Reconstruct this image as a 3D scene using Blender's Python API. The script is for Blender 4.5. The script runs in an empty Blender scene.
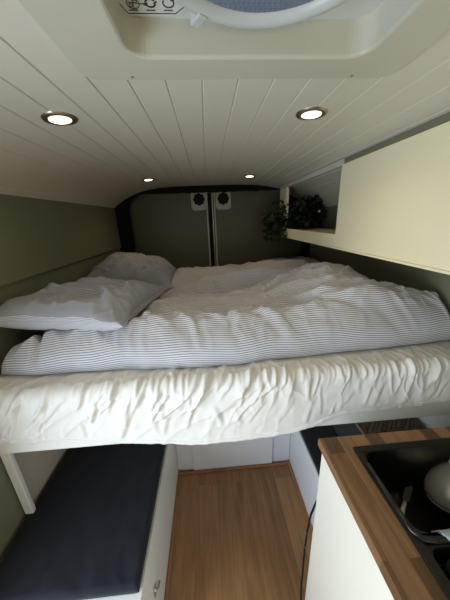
import bpy, bmesh, math, random
from mathutils import Vector, Matrix, noise
random.seed(7)
S = bpy.context.scene
COL = S.collection
PI = math.pi

# ------------------------------------------------------------------ helpers
def clamp(v, a=0.0, b=1.0): return max(a, min(b, v))
def sstep(a, b, v):
    t = clamp((v - a) / (b - a)); return t * t * (3 - 2 * t)
def interp(pts, x):
    if x <= pts[0][0]: return pts[0][1]
    for (x0, y0), (x1, y1) in zip(pts, pts[1:]):
        if x <= x1:
            t = (x - x0) / (x1 - x0); t = t * t * (3 - 2 * t)
            return y0 + (y1 - y0) * t
    return pts[-1][1]
def nz(x, y, z=0.0): return noise.noise(Vector((x, y, z)))
def ridge(x, y, z=0.0):
    n = nz(x, y, z); return (1 - min(1, abs(n) * 2.2)) ** 2

def crease(x, y, ang, freq, stretch, seed, power=3.0):
    """patchy sharp fold lines running along direction ang"""
    c, q = math.cos(ang), math.sin(ang)
    u, v = x * c + y * q, -x * q + y * c
    v += .05 * nz(u * 4, v * 4, seed) + .015 * nz(u * 13, v * 13, seed + 1)
    n = abs(nz(v * freq, u * freq * stretch, seed + 2))
    m = sstep(-.25, .35, nz(u * 2.6, v * 3.4, seed + 3))
    return m * max(0.0, 1 - n * 2.6) ** power

def folds(lines, x, y):
    """long sweeping folds: polyline, height, half width"""
    t = 0.0
    for pts, amp, wd in lines:
        best = 1e9; pos = 0; n = len(pts) - 1
        for i in range(n):
            (ax, ay), (bx_, by_) = pts[i], pts[i + 1]
            dx, dy = bx_ - ax, by_ - ay
            u = clamp(((x - ax) * dx + (y - ay) * dy) / (dx * dx + dy * dy))
            d = (x - ax - u * dx) ** 2 + (y - ay - u * dy) ** 2
            if d < best: best = d; pos = (i + u) / n
        if best < (3 * wd) ** 2: t += amp * math.exp(-best / (wd * wd)) * math.sin(PI * (.12 + .76 * pos))
    return t

def make_lines(rng, n, xr, yr, ang, length, amp, wd):
    out = []
    for _ in range(n):
        x, y = rng.uniform(*xr), rng.uniform(*yr); a = rng.uniform(*ang); l = rng.uniform(*length); w = rng.uniform(*wd)
        ex, ey = x + l * math.cos(a), y + l * math.sin(a)
        m = 3 * w
        out.append((x, y, ex - x, ey - y, l * l, rng.uniform(*amp), w, rng.uniform(-.22, .22) * l, min(x, ex) - m, max(x, ex) + m, min(y, ey) - m, max(y, ey) + m))
    return out
def lines_at(L, x, y):
    """thin tapering creases, each slightly bowed"""
    t = 0.0
    for ax, ay, dx, dy, ll, amp, w, bow, xa, xb, ya, yb in L:
        if x < xa or x > xb or y < ya or y > yb: continue
        px, py = x - ax, y - ay
        u = (px * dx + py * dy) / ll
        if u < 0 or u > 1: continue
        d = (px * dy - py * dx) / math.sqrt(ll) - bow * u * (1 - u)
        k = d / w
        if abs(k) < 3: t += amp * math.sin(PI * u) ** .7 * (math.exp(-k * k) - .45 * math.exp(-(k - 1.5) ** 2))
    return t

def wloc(o):
    v = Vector((0, 0, 0))
    while o is not None:
        v += Vector(o.location); o = o.parent
    return v

def tag(o, label=None, cat=None, group=None, kind=None):
    if label: o['label'] = label
    if cat: o['category'] = cat
    if group: o['group'] = group
    if kind: o['kind'] = kind
    return o

def thing(name, loc, label, cat, group=None):
    o = bpy.data.objects.new(name, None); COL.objects.link(o)
    o.empty_display_size = 0.05
    o.location = loc
    return tag(o, label, cat, group)

def link(name, me, mats, parent=None, smooth=False):
    """mesh is in world coordinates; re-origin it to the parent or its own base"""
    if not isinstance(mats, (list, tuple)): mats = [mats]
    for m in mats: me.materials.append(m)
    o = bpy.data.objects.new(name, me); COL.objects.link(o)
    if parent is not None:
        o.parent = parent; off = wloc(parent)
        xs = [v.co for v in me.vertices]
        c = Vector(((min(v.x for v in xs) + max(v.x for v in xs)) / 2, (min(v.y for v in xs) + max(v.y for v in xs)) / 2, min(v.z for v in xs)))
        me.transform(Matrix.Translation(-c)); o.location = c - off
    else:
        xs = [v.co for v in me.vertices]
        c = Vector(((min(v.x for v in xs) + max(v.x for v in xs)) / 2, (min(v.y for v in xs) + max(v.y for v in xs)) / 2, min(v.z for v in xs)))
        me.transform(Matrix.Translation(-c)); o.location = c
    if smooth:
        for p in me.polygons: p.use_smooth = True
    return o

def obj(name, bm, mats, parent=None, smooth=False, recalc=True):
    if recalc: bmesh.ops.recalc_face_normals(bm, faces=bm.faces)
    me = bpy.data.meshes.new(name); bm.to_mesh(me); bm.free()
    return link(name, me, mats, parent, smooth)

def NB(): return bmesh.new()

def bx(bm, x0, x1, y0, y1, z0, z1, bev=0.0015, seg=2, mat=None):
    """box; mat = extra transform"""
    r = bmesh.ops.create_cube(bm, size=1.0)
    vs = r['verts']
    T = Matrix.Translation(((x0 + x1) / 2, (y0 + y1) / 2, (z0 + z1) / 2)) @ Matrix.Diagonal((x1 - x0, y1 - y0, z1 - z0, 1))
    if mat is not None: T = mat @ T
    bmesh.ops.transform(bm, matrix=T, verts=vs)
    if bev > 0:
        es = list({e for v in vs for e in v.link_edges})
        bmesh.ops.bevel(bm, geom=es, offset=bev, segments=seg, affect='EDGES', profile=0.5)
    return bm

def box(name, x0, x1, y0, y1, z0, z1, mat, parent=None, bev=0.0015):
    return obj(name, bx(NB(), x0, x1, y0, y1, z0, z1, bev), mat, parent)

def loft(bm, loops, closed=True, cap0=False, cap1=False):
    rows = [[bm.verts.new(p) for p in L] for L in loops]
    n = len(rows[0])
    for a, b in zip(rows, rows[1:]):
        for i in range(n if closed else n - 1):
            j = (i + 1) % n
            bm.faces.new((a[i], a[j], b[j], b[i]))
    if cap0: bm.faces.new(rows[0][::-1])
    if cap1: bm.faces.new(rows[-1])
    return rows

def tube(bm, pts, r, n=10):
    pts = [Vector(p) for p in pts]
    rr = r if isinstance(r, (list, tuple)) else [r] * len(pts)
    loops = []
    up = Vector((0, 0, 1))
    for i, p in enumerate(pts):
        d = (pts[min(i + 1, len(pts) - 1)] - pts[max(i - 1, 0)]).normalized()
        a = d.cross(up)
        if a.length < 0.05: a = d.cross(Vector((1, 0, 0)))
        a.normalize(); b = a.cross(d).normalized()
        loops.append([p + rr[i] * (a * math.cos(2 * PI * k / n) + b * math.sin(2 * PI * k / n)) for k in range(n)])
    return loft(bm, loops, cap0=True, cap1=True)

def lathe(bm, prof, c, n=40, M=None, cap0=False, cap1=False):
    loops = []
    for r, z in prof:
        L = []
        for k in range(n):
            p = Vector((r * math.cos(2 * PI * k / n), r * math.sin(2 * PI * k / n), z))
            if M is not None: p = M @ p
            L.append(p + Vector(c))
        loops.append(L)
    return loft(bm, loops, cap0=cap0, cap1=cap1)

def rrect(x0, x1, y0, y1, z, r, n=8):
    out = []
    for cx, cy, a0 in ((x1 - r, y1 - r, 0), (x0 + r, y1 - r, 90), (x0 + r, y0 + r, 180), (x1 - r, y0 + r, 270)):
        for k in range(n):
            a = math.radians(a0 + 90 * k / (n - 1))
            out.append(Vector((cx + r * math.cos(a), cy + r * math.sin(a), z)))
    return out

def grid_mesh(name, P, uv=None, matidx=None):
    """P[i][j] points -> mesh with uv"""
    ni, nj = len(P), len(P[0])
    vs = [p for row in P for p in row]
    fs, mi = [], []
    for i in range(ni - 1):
        for j in range(nj - 1):
            fs.append((i * nj + j, (i + 1) * nj + j, (i + 1) * nj + j + 1, i * nj + j + 1))
            if matidx: mi.append(matidx(i, j))
    me = bpy.data.meshes.new(name); me.from_pydata([tuple(v) for v in vs], [], fs)
    if uv:
        U = [u for row in uv for u in row]
        L = me.uv_layers.new(name='UVMap')
        for lp in me.loops: L.data[lp.index].uv = U[lp.vertex_index]
    if matidx:
        for p, k in zip(me.polygons, mi): p.material_index = k
    me.update()
    return me

# ------------------------------------------------------------------ materials
def mat(name, col, rough=0.6, metal=0.0, spec=0.5, build=None):
    m = bpy.data.materials.new(name); m.use_nodes = True
    nt = m.node_tree; b = nt.nodes['Principled BSDF']
    b.inputs['Base Color'].default_value = (*col, 1); b.inputs['Roughness'].default_value = rough
    b.inputs['Metallic'].default_value = metal; b.inputs['Specular IOR Level'].default_value = spec
    if build: build(nt, b)
    return m

def nodes_bump(nt, b, scale=200, strength=0.1, dist=0.001, detail=3, vec=None, stretch=None):
    N, L = nt.nodes, nt.links
    tc = N.new('ShaderNodeTexCoord'); mp = N.new('ShaderNodeMapping')
    if stretch: mp.inputs['Scale'].default_value = stretch
    n = N.new('ShaderNodeTexNoise'); n.inputs['Scale'].default_value = scale; n.inputs['Detail'].default_value = detail
    bp = N.new('ShaderNodeBump'); bp.inputs['Strength'].default_value = strength; bp.inputs['Distance'].default_value = dist
    L.new(tc.outputs['Object'], mp.inputs['Vector']); L.new(mp.outputs['Vector'], n.inputs['Vector'])
    L.new(n.outputs['Fac'], bp.inputs['Height']); L.new(bp.outputs['Normal'], b.inputs['Normal'])
    return n

def paint(scale=60, var=0.06, strength=0.08):
    def f(nt, b):
        N, L = nt.nodes, nt.links
        n = nodes_bump(nt, b, scale, strength, 0.001)
        c = b.inputs['Base Color'].default_value[:]
        n2 = N.new('ShaderNodeTexNoise'); n2.inputs['Scale'].default_value = 3.0
        mx = N.new('ShaderNodeMix'); mx.data_type = 'RGBA'
        mx.inputs[6].default_value = tuple(x * (1 - var) for x in c[:3]) + (1,)
        mx.inputs[7].default_value = tuple(min(1, x * (1 + var)) for x in c[:3]) + (1,)
        L.new(n2.outputs['Fac'], mx.inputs[0]); L.new(mx.outputs[2], b.inputs['Base Color'])
    return f

def cloth(scale=900, strength=0.25):
    def f(nt, b):
        nodes_bump(nt, b, scale, strength, 0.0008, 2)
        b.inputs['Sheen Weight'].default_value = 0.15
    return f

def stripes(base, line, pitch, duty=0.38, angle=0.0):
    """woven stripes along the cloth's own u direction (v = arc length in metres)"""
    def f(nt, b):
        N, L = nt.nodes, nt.links
        uv = N.new('ShaderNodeUVMap'); uv.uv_map = 'UVMap'
        mp = N.new('ShaderNodeMapping'); mp.inputs['Rotation'].default_value = (0, 0, angle)
        L.new(uv.outputs['UV'], mp.inputs['Vector'])
        sp = N.new('ShaderNodeSeparateXYZ'); L.new(mp.outputs['Vector'], sp.inputs[0])
        d = N.new('ShaderNodeMath'); d.operation = 'DIVIDE'; d.inputs[1].default_value = pitch
        L.new(sp.outputs['Y'], d.inputs[0])
        fr = N.new('ShaderNodeMath'); fr.operation = 'FRACT'; L.new(d.outputs[0], fr.inputs[0])
        cr = N.new('ShaderNodeValToRGB'); e = cr.color_ramp
        e.elements[0].position = 0.0; e.elements[0].color = (*base, 1)
        e.elements[1].position = 1.0; e.elements[1].color = (*base, 1)
        for p, c in ((0.5 - duty / 2 - .05, base), (0.5 - duty / 2 + .05, line), (0.5 + duty / 2 - .05, line), (0.5 + duty / 2 + .05, base)):
            k = e.elements.new(p); k.color = (*c, 1)
        L.new(fr.outputs[0], cr.inputs['Fac']); L.new(cr.outputs['Color'], b.inputs['Base Color'])
        nodes_bump(nt, b, 55, 0.32, 0.004, 4)
        b.inputs['Sheen Weight'].default_value = 0.1
    return f

def wood(c0, c1, cm, plank_w, plank_l, grain=30, var=.70):
    """planks running along Y"""
    def f(nt, b):
        N, L = nt.nodes, nt.links
        tc = N.new('ShaderNodeTexCoord')
        mp = N.new('ShaderNodeMapping'); mp.inputs['Rotation'].default_value = (0, 0, PI / 2)
        L.new(tc.outputs['Object'], mp.inputs['Vector'])
        br = N.new('ShaderNodeTexBrick')
        br.inputs['Scale'].default_value = 1.0; br.inputs['Brick Width'].default_value = plank_l; br.inputs['Row Height'].default_value = plank_w
        br.inputs['Mortar Size'].default_value = 0.0008; br.inputs['Mortar Smooth'].default_value = 0.3; br.inputs['Bias'].default_value = 0
        br.inputs['Color1'].default_value = (0, 0, 0, 1); br.inputs['Color2'].default_value = (1, 1, 1, 1); br.inputs['Mortar'].default_value = (0.5, 0.5, 0.5, 1)
        br.offset = 0.37; br.offset_frequency = 2
        L.new(mp.outputs['Vector'], br.inputs['Vector'])
        # grain, shifted per plank
        add = N.new('ShaderNodeVectorMath'); add.operation = 'MULTIPLY_ADD'
        add.inputs[1].default_value = (7.3, 3.1, 5.7)
        L.new(br.outputs['Color'], add.inputs[0])
        mp2 = N.new('ShaderNodeMapping'); mp2.inputs['Scale'].default_value = (1.0, 0.07, 1.0)
        L.new(tc.outputs['Object'], mp2.inputs['Vector']); L.new(mp2.outputs['Vector'], add.inputs[2])
        n1 = N.new('ShaderNodeTexNoise'); n1.inputs['Scale'].default_value = grain; n1.inputs['Detail'].default_value = 6; n1.inputs['Distortion'].default_value = 1.3
        L.new(add.outputs[0], n1.inputs['Vector'])
        n2 = N.new('ShaderNodeTexNoise'); n2.inputs['Scale'].default_value = grain * 7; n2.inputs['Detail'].default_value = 3
        L.new(add.outputs[0], n2.inputs['Vector'])
        m1 = N.new('ShaderNodeMix'); m1.data_type = 'RGBA'; m1.inputs[6].default_value = (*c0, 1); m1.inputs[7].default_value = (*c1, 1)
        cr = N.new('ShaderNodeMath'); cr.operation = 'MULTIPLY_ADD'; cr.inputs[1].default_value = var; 
        L.new(br.outputs['Color'], cr.inputs[0])
        ss = N.new('ShaderNodeMath'); ss.operation = 'MULTIPLY_ADD'; ss.inputs[1].default_value = 1.6; ss.inputs[2].default_value = -0.33 - var / 2
        L.new(n1.outputs['Fac'], ss.inputs[0]); L.new(ss.outputs[0], cr.inputs[2]); L.new(cr.outputs[0], m1.inputs[0])
        m2 = N.new('ShaderNodeMix'); m2.data_type = 'RGBA'; m2.blend_type = 'MULTIPLY'; m2.inputs[0].default_value = 0.35
        L.new(m1.outputs[2], m2.inputs[6])
        g = N.new('ShaderNodeValToRGB'); g.color_ramp.elements[0].position = 0.35; g.color_ramp.elements[0].color = (0.45, 0.4, 0.36, 1); g.color_ramp.elements[1].position = 0.6
        L.new(n2.outputs['Fac'], g.inputs['Fac']); L.new(g.outputs['Color'], m2.inputs[7])
        m3 = N.new('ShaderNodeMix'); m3.data_type = 'RGBA'; m3.inputs[7].default_value = (*cm, 1)
        L.new(br.outputs['Fac'], m3.inputs[0]); L.new(m2.outputs[2], m3.inputs[6])
        L.new(m3.outputs[2], b.inputs['Base Color'])
        bp = N.new('ShaderNodeBump'); bp.inputs['Strength'].default_value = 0.12; bp.inputs['Distance'].default_value = 0.001
        L.new(n2.outputs['Fac'], bp.inputs['Height']); L.new(bp.outputs['Normal'], b.inputs['Normal'])
    return f

def emit(name, col, strength):
    m = bpy.data.materials.new(name); m.use_nodes = True
    nt = m.node_tree; nt.nodes.clear()
    e = nt.nodes.new('ShaderNodeEmission'); e.inputs[0].default_value = (*col, 1); e.inputs[1].default_value = strength
    o = nt.nodes.new('ShaderNodeOutputMaterial'); nt.links.new(e.outputs[0], o.inputs[0])
    return m

M_ceil = mat('ceiling_paint', (0.60, 0.575, 0.48), 0.45, build=paint(40, .03, .05))
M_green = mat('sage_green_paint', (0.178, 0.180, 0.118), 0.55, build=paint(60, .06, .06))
M_door = mat('rear_door_paint_dimmed', (0.082, 0.082, 0.052), 0.5, build=paint(80, .06, .05))  # dimness of the rear put into the colour, darker than the wall green
M_greige = mat('greige_board_lifted', (0.58, 0.52, 0.44), 0.6, build=paint(50, .05, .05))  # board tone lightened to stand in for light from the aisle
M_black = mat('black_carpet', (0.008, 0.008, 0.009), 0.95, spec=0.1, build=cloth(400, .6))
M_white = mat('white_paint', (0.78, 0.78, 0.75), 0.4, build=paint(40, .02, .04))
M_bluewhite = mat('cool_white_board', (0.74, 0.76, 0.80), 0.4, build=paint(40, .02, .03))
M_cream = mat('cream_cabinet', (0.85, 0.79, 0.54), 0.38, build=paint(35, .02, .04))
M_kit = mat('warm_white_cabinet', (0.80, 0.77, 0.67), 0.38, build=paint(35, .02, .04))
M_vent = mat('vent_plastic', (0.50, 0.49, 0.40), 0.42, build=paint(30, .02, .03))
M_ring = mat('ring_plastic', (0.47, 0.50, 0.49), 0.35, build=paint(30, .02, .03))
M_panel = mat('control_panel_plastic', (0.55, 0.57, 0.53), 0.4, build=paint(30, .02, .03))
M_ink = mat('dark_print', (0.03, 0.03, 0.035), 0.6, build=paint(90, .1, .02))
M_floor = mat('oak_floor', (0.4, 0.25, 0.12), 0.42, build=wood((0.185, 0.092, 0.032), (0.385, 0.205, 0.082), (0.17, 0.09, 0.04), 0.115, 1.7, 15))
M_top = mat('butcher_block', (0.3, 0.17, 0.08), 0.38, build=wood((0.115, 0.058, 0.024), (0.35, 0.188, 0.088), (0.13, 0.065, 0.03), 0.043, 0.36, 24, 1.15))
M_trimwood = mat('reddish_trim', (0.36, 0.17, 0.075), 0.5, build=wood((0.28, 0.12, 0.05), (0.42, 0.2, 0.09), (0.3, 0.15, 0.07), 0.3, 3.0, 30))
M_sheet = mat('white_cotton', (0.74, 0.735, 0.71), 0.9, spec=0.2, build=cloth(700, .25))
STB, STL = (0.66, 0.66, 0.685), (0.22, 0.24, 0.33)
M_duvet = mat('striped_cotton', STB, 0.9, spec=0.2, build=stripes(STB, STL, 0.0084, .40))
M_duvet2 = mat('striped_cotton_slanted', STB, 0.9, spec=0.2, build=stripes(STB, STL, 0.0090, .36, 0.45))
M_pillow = mat('fine_striped_cotton', STB, 0.9, spec=0.2, build=stripes((0.42, 0.44, 0.50), (0.19, 0.205, 0.27), 0.0035, .45))
M_cush = mat('navy_black_fabric', (0.006, 0.0075, 0.014), 0.85, spec=0.3, build=cloth(500, .4))
M_cushr = mat('black_fabric', (0.010, 0.010, 0.012), 0.85, spec=0.3, build=cloth(500, .4))
M_sink = mat('black_composite', (0.007, 0.0065, 0.006), 0.28, build=paint(400, .2, .05))
M_steel = mat('brushed_steel', (0.62, 0.62, 0.60), 0.28, 1.0, build=paint(200, .05, .03))
M_lid = mat('polished_lid', (0.72, 0.70, 0.64), 0.25, 0.65, build=paint(100, .05, .02))
M_dark = mat('dark_blade', (0.10, 0.09, 0.08), 0.5, 0.6, build=paint(100, .05, .02))
M_chrome = mat('chrome', (0.8, 0.8, 0.8), 0.15, 1.0, build=paint(100, .03, .01))
M_bronze = mat('satin_nickel', (0.42, 0.37, 0.31), 0.35, 1.0, build=paint(100, .03, .02))
M_plate = mat('grey_latch_plate', (0.42, 0.42, 0.37), 0.45, build=paint(60, .04, .04))
M_blackp = mat('black_plastic', (0.008, 0.008, 0.009), 0.7, spec=0.2, build=paint(60, .1, .04))
M_basket = mat('brown_weave', (0.14, 0.088, 0.060), 0.8, build=cloth(300, .5))
M_leaf = mat('ivy_leaf', (0.014, 0.028, 0.009), 0.5, build=paint(50, .35, .1))
M_stem = mat('ivy_stem', (0.05, 0.045, 0.02), 0.7, build=paint(50, .2, .1))
M_pot = mat('white_ceramic', (0.7, 0.68, 0.62), 0.35, build=paint(50, .03, .02))
M_potd = mat('dark_ceramic', (0.05, 0.045, 0.04), 0.5, build=paint(50, .1, .02))
M_dcloth = mat('pale_blue_cloth', (0.42, 0.50, 0.54), 0.9, build=cloth(400, .5))
M_lens = emit('lamp_glow', (1.0, 0.82, 0.55), 9.0)
def _lens(m):
    nt = m.node_tree; N, L = nt.nodes, nt.links
    tc = N.new('ShaderNodeTexCoord'); sp = N.new('ShaderNodeVectorMath'); sp.operation = 'MULTIPLY'; sp.inputs[1].default_value = (1, 1, 0)
    ln = N.new('ShaderNodeVectorMath'); ln.operation = 'LENGTH'
    cr = N.new('ShaderNodeValToRGB'); cr.color_ramp.elements[0].position = .016; cr.color_ramp.elements[0].color = (1, .86, .62, 1)
    cr.color_ramp.elements[1].position = .027; cr.color_ramp.elements[1].color = (.16, .085, .035, 1)
    L.new(tc.outputs['Object'], sp.inputs[0]); L.new(sp.outputs[0], ln.inputs[0]); L.new(ln.outputs['Value'], cr.inputs[0])
    L.new(cr.outputs[0], N['Emission'].inputs[0])
_lens(M_lens)

def m_screen():
    m = bpy.data.materials.new('insect_screen'); m.use_nodes = True
    nt = m.node_tree; N, L = nt.nodes, nt.links; b = N['Principled BSDF']; out = N['Material Output']
    b.inputs['Base Color'].default_value = (0.26, 0.31, 0.40, 1); b.inputs['Roughness'].default_value = 0.6
    tr = N.new('ShaderNodeBsdfTransparent'); tl = N.new('ShaderNodeBsdfTranslucent'); tl.inputs[0].default_value = (0.34, 0.43, 0.56, 1)
    tc = N.new('ShaderNodeTexCoord'); mp = N.new('ShaderNodeMapping'); mp.inputs['Rotation'].default_value = (0, 0, PI / 4)
    L.new(tc.outputs['Object'], mp.inputs[0])
    ck = N.new('ShaderNodeTexChecker'); ck.inputs['Scale'].default_value = 200
    L.new(mp.outputs[0], ck.inputs['Vector'])
    a = N.new('ShaderNodeMixShader'); a.inputs[0].default_value = 0.6
    L.new(b.outputs[0], a.inputs[1]); L.new(tl.outputs[0], a.inputs[2])
    mm = N.new('ShaderNodeMath'); mm.operation = 'MULTIPLY'; mm.inputs[1].default_value = 0.22; L.new(ck.outputs['Fac'], mm.inputs[0])
    c = N.new('ShaderNodeMixShader'); L.new(mm.outputs[0], c.inputs[0]); L.new(a.outputs[0], c.inputs[1]); L.new(tr.outputs[0], c.inputs[2])
    L.new(c.outputs[0], out.inputs[0])
    return m
M_screen = m_screen()

# ------------------------------------------------------------------ setting
XL, XR, YB, YF = -0.755, 0.93, 2.306, -1.5
def ceil_z(x): return 1.768 - (.46 if x < 0 else .28) * x ** 4
HX0, HX1, HY0, HY1 = -0.125, 0.30, 0.095, 0.52      # roof opening for the vent

def build_floor():
    o = box('floor', -0.80, 0.98, YF, 2.34, -0.03, 0.0, M_floor, bev=0)
    tag(o, kind='structure')
build_floor()

def build_ceiling():
    xs = []
    for k in range(-11, 14):
        g = 0.008 + 0.0735 * k
        for dx, dz in ((-.0030, 0), (-.0006, .0024), (.0006, .0024), (.0030, 0)):
            xs.append((g + dx, dz))
        for q in (.25, .5, .75): xs.append((g + .0735 * q, 0))
    xs = [p for p in xs if XL - .03 < p[0] < XR + .03]
    xs += [(HX0, 0), (HX1, 0), (XL - .03, 0), (XR + .03, 0)]
    xs.sort()
    bm = NB()
    ys = [YF, HY0, HY1, YB + .03]
    rows = [[bm.verts.new((x, y, ceil_z(x) + dz)) for x, dz in xs] for y in ys]
    for r in range(3):
        for i in range(len(xs) - 1):
            if r == 1 and HX0 - 1e-6 <= xs[i][0] and xs[i + 1][0] <= HX1 + 1e-6: continue
            bm.faces.new((rows[r][i], rows[r][i + 1], rows[r + 1][i + 1], rows[r + 1][i]))
    o = obj('ceiling', bm, M_ceil, recalc=False)
    for p in o.data.polygons: p.flip()
    sm = o.modifiers.new('thick', 'SOLIDIFY'); sm.thickness = 0.02; sm.offset = -1
    tag(o, kind='structure')
build_ceiling()

# left wall: a lower skin, and a proud upper panel ending in a shadow ledge. The sliding door is open beside the camera.
DY0, DY1 = -1.05, 0.30
bm = NB()
bx(bm, -0.80, -0.772, DY1, YB + .03, 0, 1.66, 0)
bx(bm, -0.80, -0.772, YF, DY0, 0, 1.66, 0)
bx(bm, -0.80, -0.772, DY0, DY1, 1.50, 1.66, 0)
tag(obj('wall_left', bm, M_green), kind='structure')
bm = NB()
bx(bm, -0.772, XL, DY1 + .02, 2.23, 1.296, 1.635, .004)
tag(obj('wall_left_panel', bm, M_green), kind='structure')
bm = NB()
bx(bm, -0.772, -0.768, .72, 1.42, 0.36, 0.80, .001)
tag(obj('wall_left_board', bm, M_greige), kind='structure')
tag(box('wall_right', XR, 0.96, YF, YB + .03, 0.0, 1.60, M_green, bev=0), kind='structure')
tag(box('wall_right_board', 0.924, XR, 0.60, 1.5, 0.36, 0.80, M_white, bev=.001), kind='structure')
# cab end behind the camera; added opening set low to keep daylight off the rear
bm = NB()
bx(bm, -0.80, 0.96, YF - .03, YF, 0, 0.55, 0)
bx(bm, -0.80, -0.66, YF - .03, YF, 0.55, 1.80, 0); bx(bm, 0.82, 0.96, YF - .03, YF, 0.55, 1.80, 0)
bx(bm, -0.66, 0.82, YF - .03, YF, 1.15, 1.80, 0)
tag(obj('wall_front', bm, M_green), kind='structure')

# rear doors
SEAM = 0.040
def rear_door(name, x0, x1, side):
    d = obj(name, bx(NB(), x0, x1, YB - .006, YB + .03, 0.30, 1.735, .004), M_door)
    tag(d, kind='structure')
    return d
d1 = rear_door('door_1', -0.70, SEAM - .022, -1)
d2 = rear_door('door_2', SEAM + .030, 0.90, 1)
def door_bits(d, xa, xb, px, kx, bar):
    obj('edge_strip', bx(NB(), xa, xb, YB - .016, YB + .02, 0.9, 1.735, .003), M_plate, d)
    # latch plate: rounded shield with a black twist knob
    bm = NB()
    L = rrect(px[0], px[1], 1.578, 1.74, 0, .028)
    loft(bm, [[Vector((p.x, YB - y, p.y)) for p in L] for y in (.004, .016)] + [[Vector(((px[0] + px[1]) / 2 + (p.x - (px[0] + px[1]) / 2) * .9, YB - .020, 1.659 + (p.y - 1.659) * .9)) for p in L]], cap1=True)
    pl = obj('latch_plate', bm, M_plate, d)
    pl['label'] = 'grey latch plate'
    bm = NB()
    R = Matrix.Rotation(PI / 2, 3, 'X')
    n = 48
    loops = []
    for r, z in ((.046, 0.018), (.048, .03), (.044, .042), (.030, .046)):
        loops.append([Vector((kx + r * (1 + .07 * math.cos(8 * 2 * PI * k / n)) * math.cos(2 * PI * k / n), YB - z, 1.666 + r * (1 + .07 * math.cos(8 * 2 * PI * k / n)) * math.sin(2 * PI * k / n))) for k in range(n)])
    loft(bm, loops, cap1=True)
    kn = obj('knob', bm, M_blackp, d); kn['label'] = 'black twist knob'
door_bits(d1, SEAM - .036, SEAM - .022, (-.125, .005), -.056, None)
door_bits(d2, SEAM + .030, SEAM + .044, (.088, .222), .153, None)
bm = NB(); bx(bm, SEAM + .012, SEAM + .024, YB - .022, YB + .01, 0.9, 1.735, .004)
o = obj('door_seam_rod', bm, M_bronze, d2); o['label'] = 'metal closing strip along the door seam'
bm = NB(); bx(bm, SEAM - .03, SEAM + .035, YB + .012, YB + .03, 0.3, 1.74, 0)
obj('seal', bm, M_blackp, d2)['label'] = 'black rubber door seal'

# black carpeted trim framing the rear doors (fuzzy edge)
def rear_trim():
    pts_out, pts_in = [], []
    n = 90
    # outer follows walls + ceiling, inner is the rounded opening
    def inner(t):
        # t 0..1 : left bottom -> top -> right bottom
        xl, xr, zb, zt, r = -.640, .862, 0.9, 1.716, .12
        segs = [('l', zt - r - zb), ('a', PI / 2 * r), ('t', xr - xl - 2 * r), ('b', PI / 2 * r), ('r', zt - r - zb)]
        L = sum(s[1] for s in segs); d = t * L
        for s, l in segs:
            if d <= l or s == 'r':
                if s == 'l': return (xl, zb + d)
                if s == 'a':
                    a = PI - d / r; return (xl + r + r * math.cos(a) , zt - r * .55 + r * .55 * math.sin(a) - r * .45 * (1 - d / l))
                if s == 't': return (xl + r + d, zt)
                if s == 'b':
                    a = PI / 2 - d / r; return (xr - r + r * math.cos(a), zt - r * .55 + r * .55 * math.sin(a) - r * .45 * (d / l))
                return (xr, zt - r - d)
            d -= l
    def outer(p, t):
        x, z = p
        if z < 1.52:
            return (XL - .01, min(z, 1.64)) if t < .5 else (XR + .01, min(z, 1.58))
        k = (x + .640) / 1.502
        xx = XL - .01 + k * (XR - XL + .02)
        return (xx, ceil_z(xx) + .012)
    P = []
    for i in range(n * 2 + 1):
        t = i / (n * 2); p = inner(t)
        f = .006 * nz(t * 90, 3.3) + .004 * nz(t * 240, 7.1)
        q = outer(p, t)
        d = Vector((p[0] - q[0], p[1] - q[1]));
        if d.length > 1e-4: d.normalize()
        p = (p[0] + d.x * f, p[1] + d.y * f)
        yb, yf = YB - .008, YB - .075 
        P.append([Vector((q[0], yb, q[1])), Vector((q[0], yf, q[1])), Vector(((q[0] + p[0]) / 2, yf - .01, (q[1] + p[1]) / 2)), Vector((p[0], yf + .012, p[1])), Vector((p[0], yb, p[1]))])
    me = grid_mesh('trim_1', P)
    o = link('trim_1', me, M_black, smooth=False)
    tag(o, kind='structure')
rear_trim()

# ------------------------------------------------------------------ downlights
def downlight(x, y, label):
    z = ceil_z(x)
    slope = -4 * (.46 if x < 0 else .28) * x ** 3
    t = thing('ceiling_downlight', (x, y, z), label, 'ceiling light', 'recessed downlights in the plank ceiling')
    M = Matrix.Rotation(-math.atan(slope), 3, 'Y')
    bm = NB()
    lathe(bm, [(.0262, .002), (.0268, -.0042), (.033, -.0050), (.040, -.0036), (.042, .001)], (x, y, z), 48, M)
    obj('rim', bm, M_bronze, t, True)
    bm = NB()
    lathe(bm, [(.0005, -.0064), (.015, -.0060), (.023, -.0054), (.0265, -.0042), (.0266, .003)], (x, y, z), 40, M, cap0=True)
    obj('lens', bm, M_lens, t, True)['label'] = 'glowing warm white lens'
    ld = bpy.data.lights.new('downlight_glow', 'SPOT'); ld.energy = LAMP_W; ld.color = (1.0, 0.74, 0.42)
    ld.spot_size = math.radians(150); ld.spot_blend = 0.9; ld.shadow_soft_size = 0.03
    lo = bpy.data.objects.new('downlight_glow', ld); COL.objects.link(lo); lo.location = (x, y, z - .02)
LAMP_W = 1.8
downlight(-.360, .770, 'round recessed ceiling downlight lit, larger one above the left side of the bed')
downlight(.303, .778, 'round recessed ceiling downlight lit, beside the front end of the cream overhead cabinet')
downlight(-.360, 1.775, 'small distant lit ceiling downlight above the back pillow')
downlight(.302, 1.790, 'small distant lit ceiling downlight near the open shelf with ivy')

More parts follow.
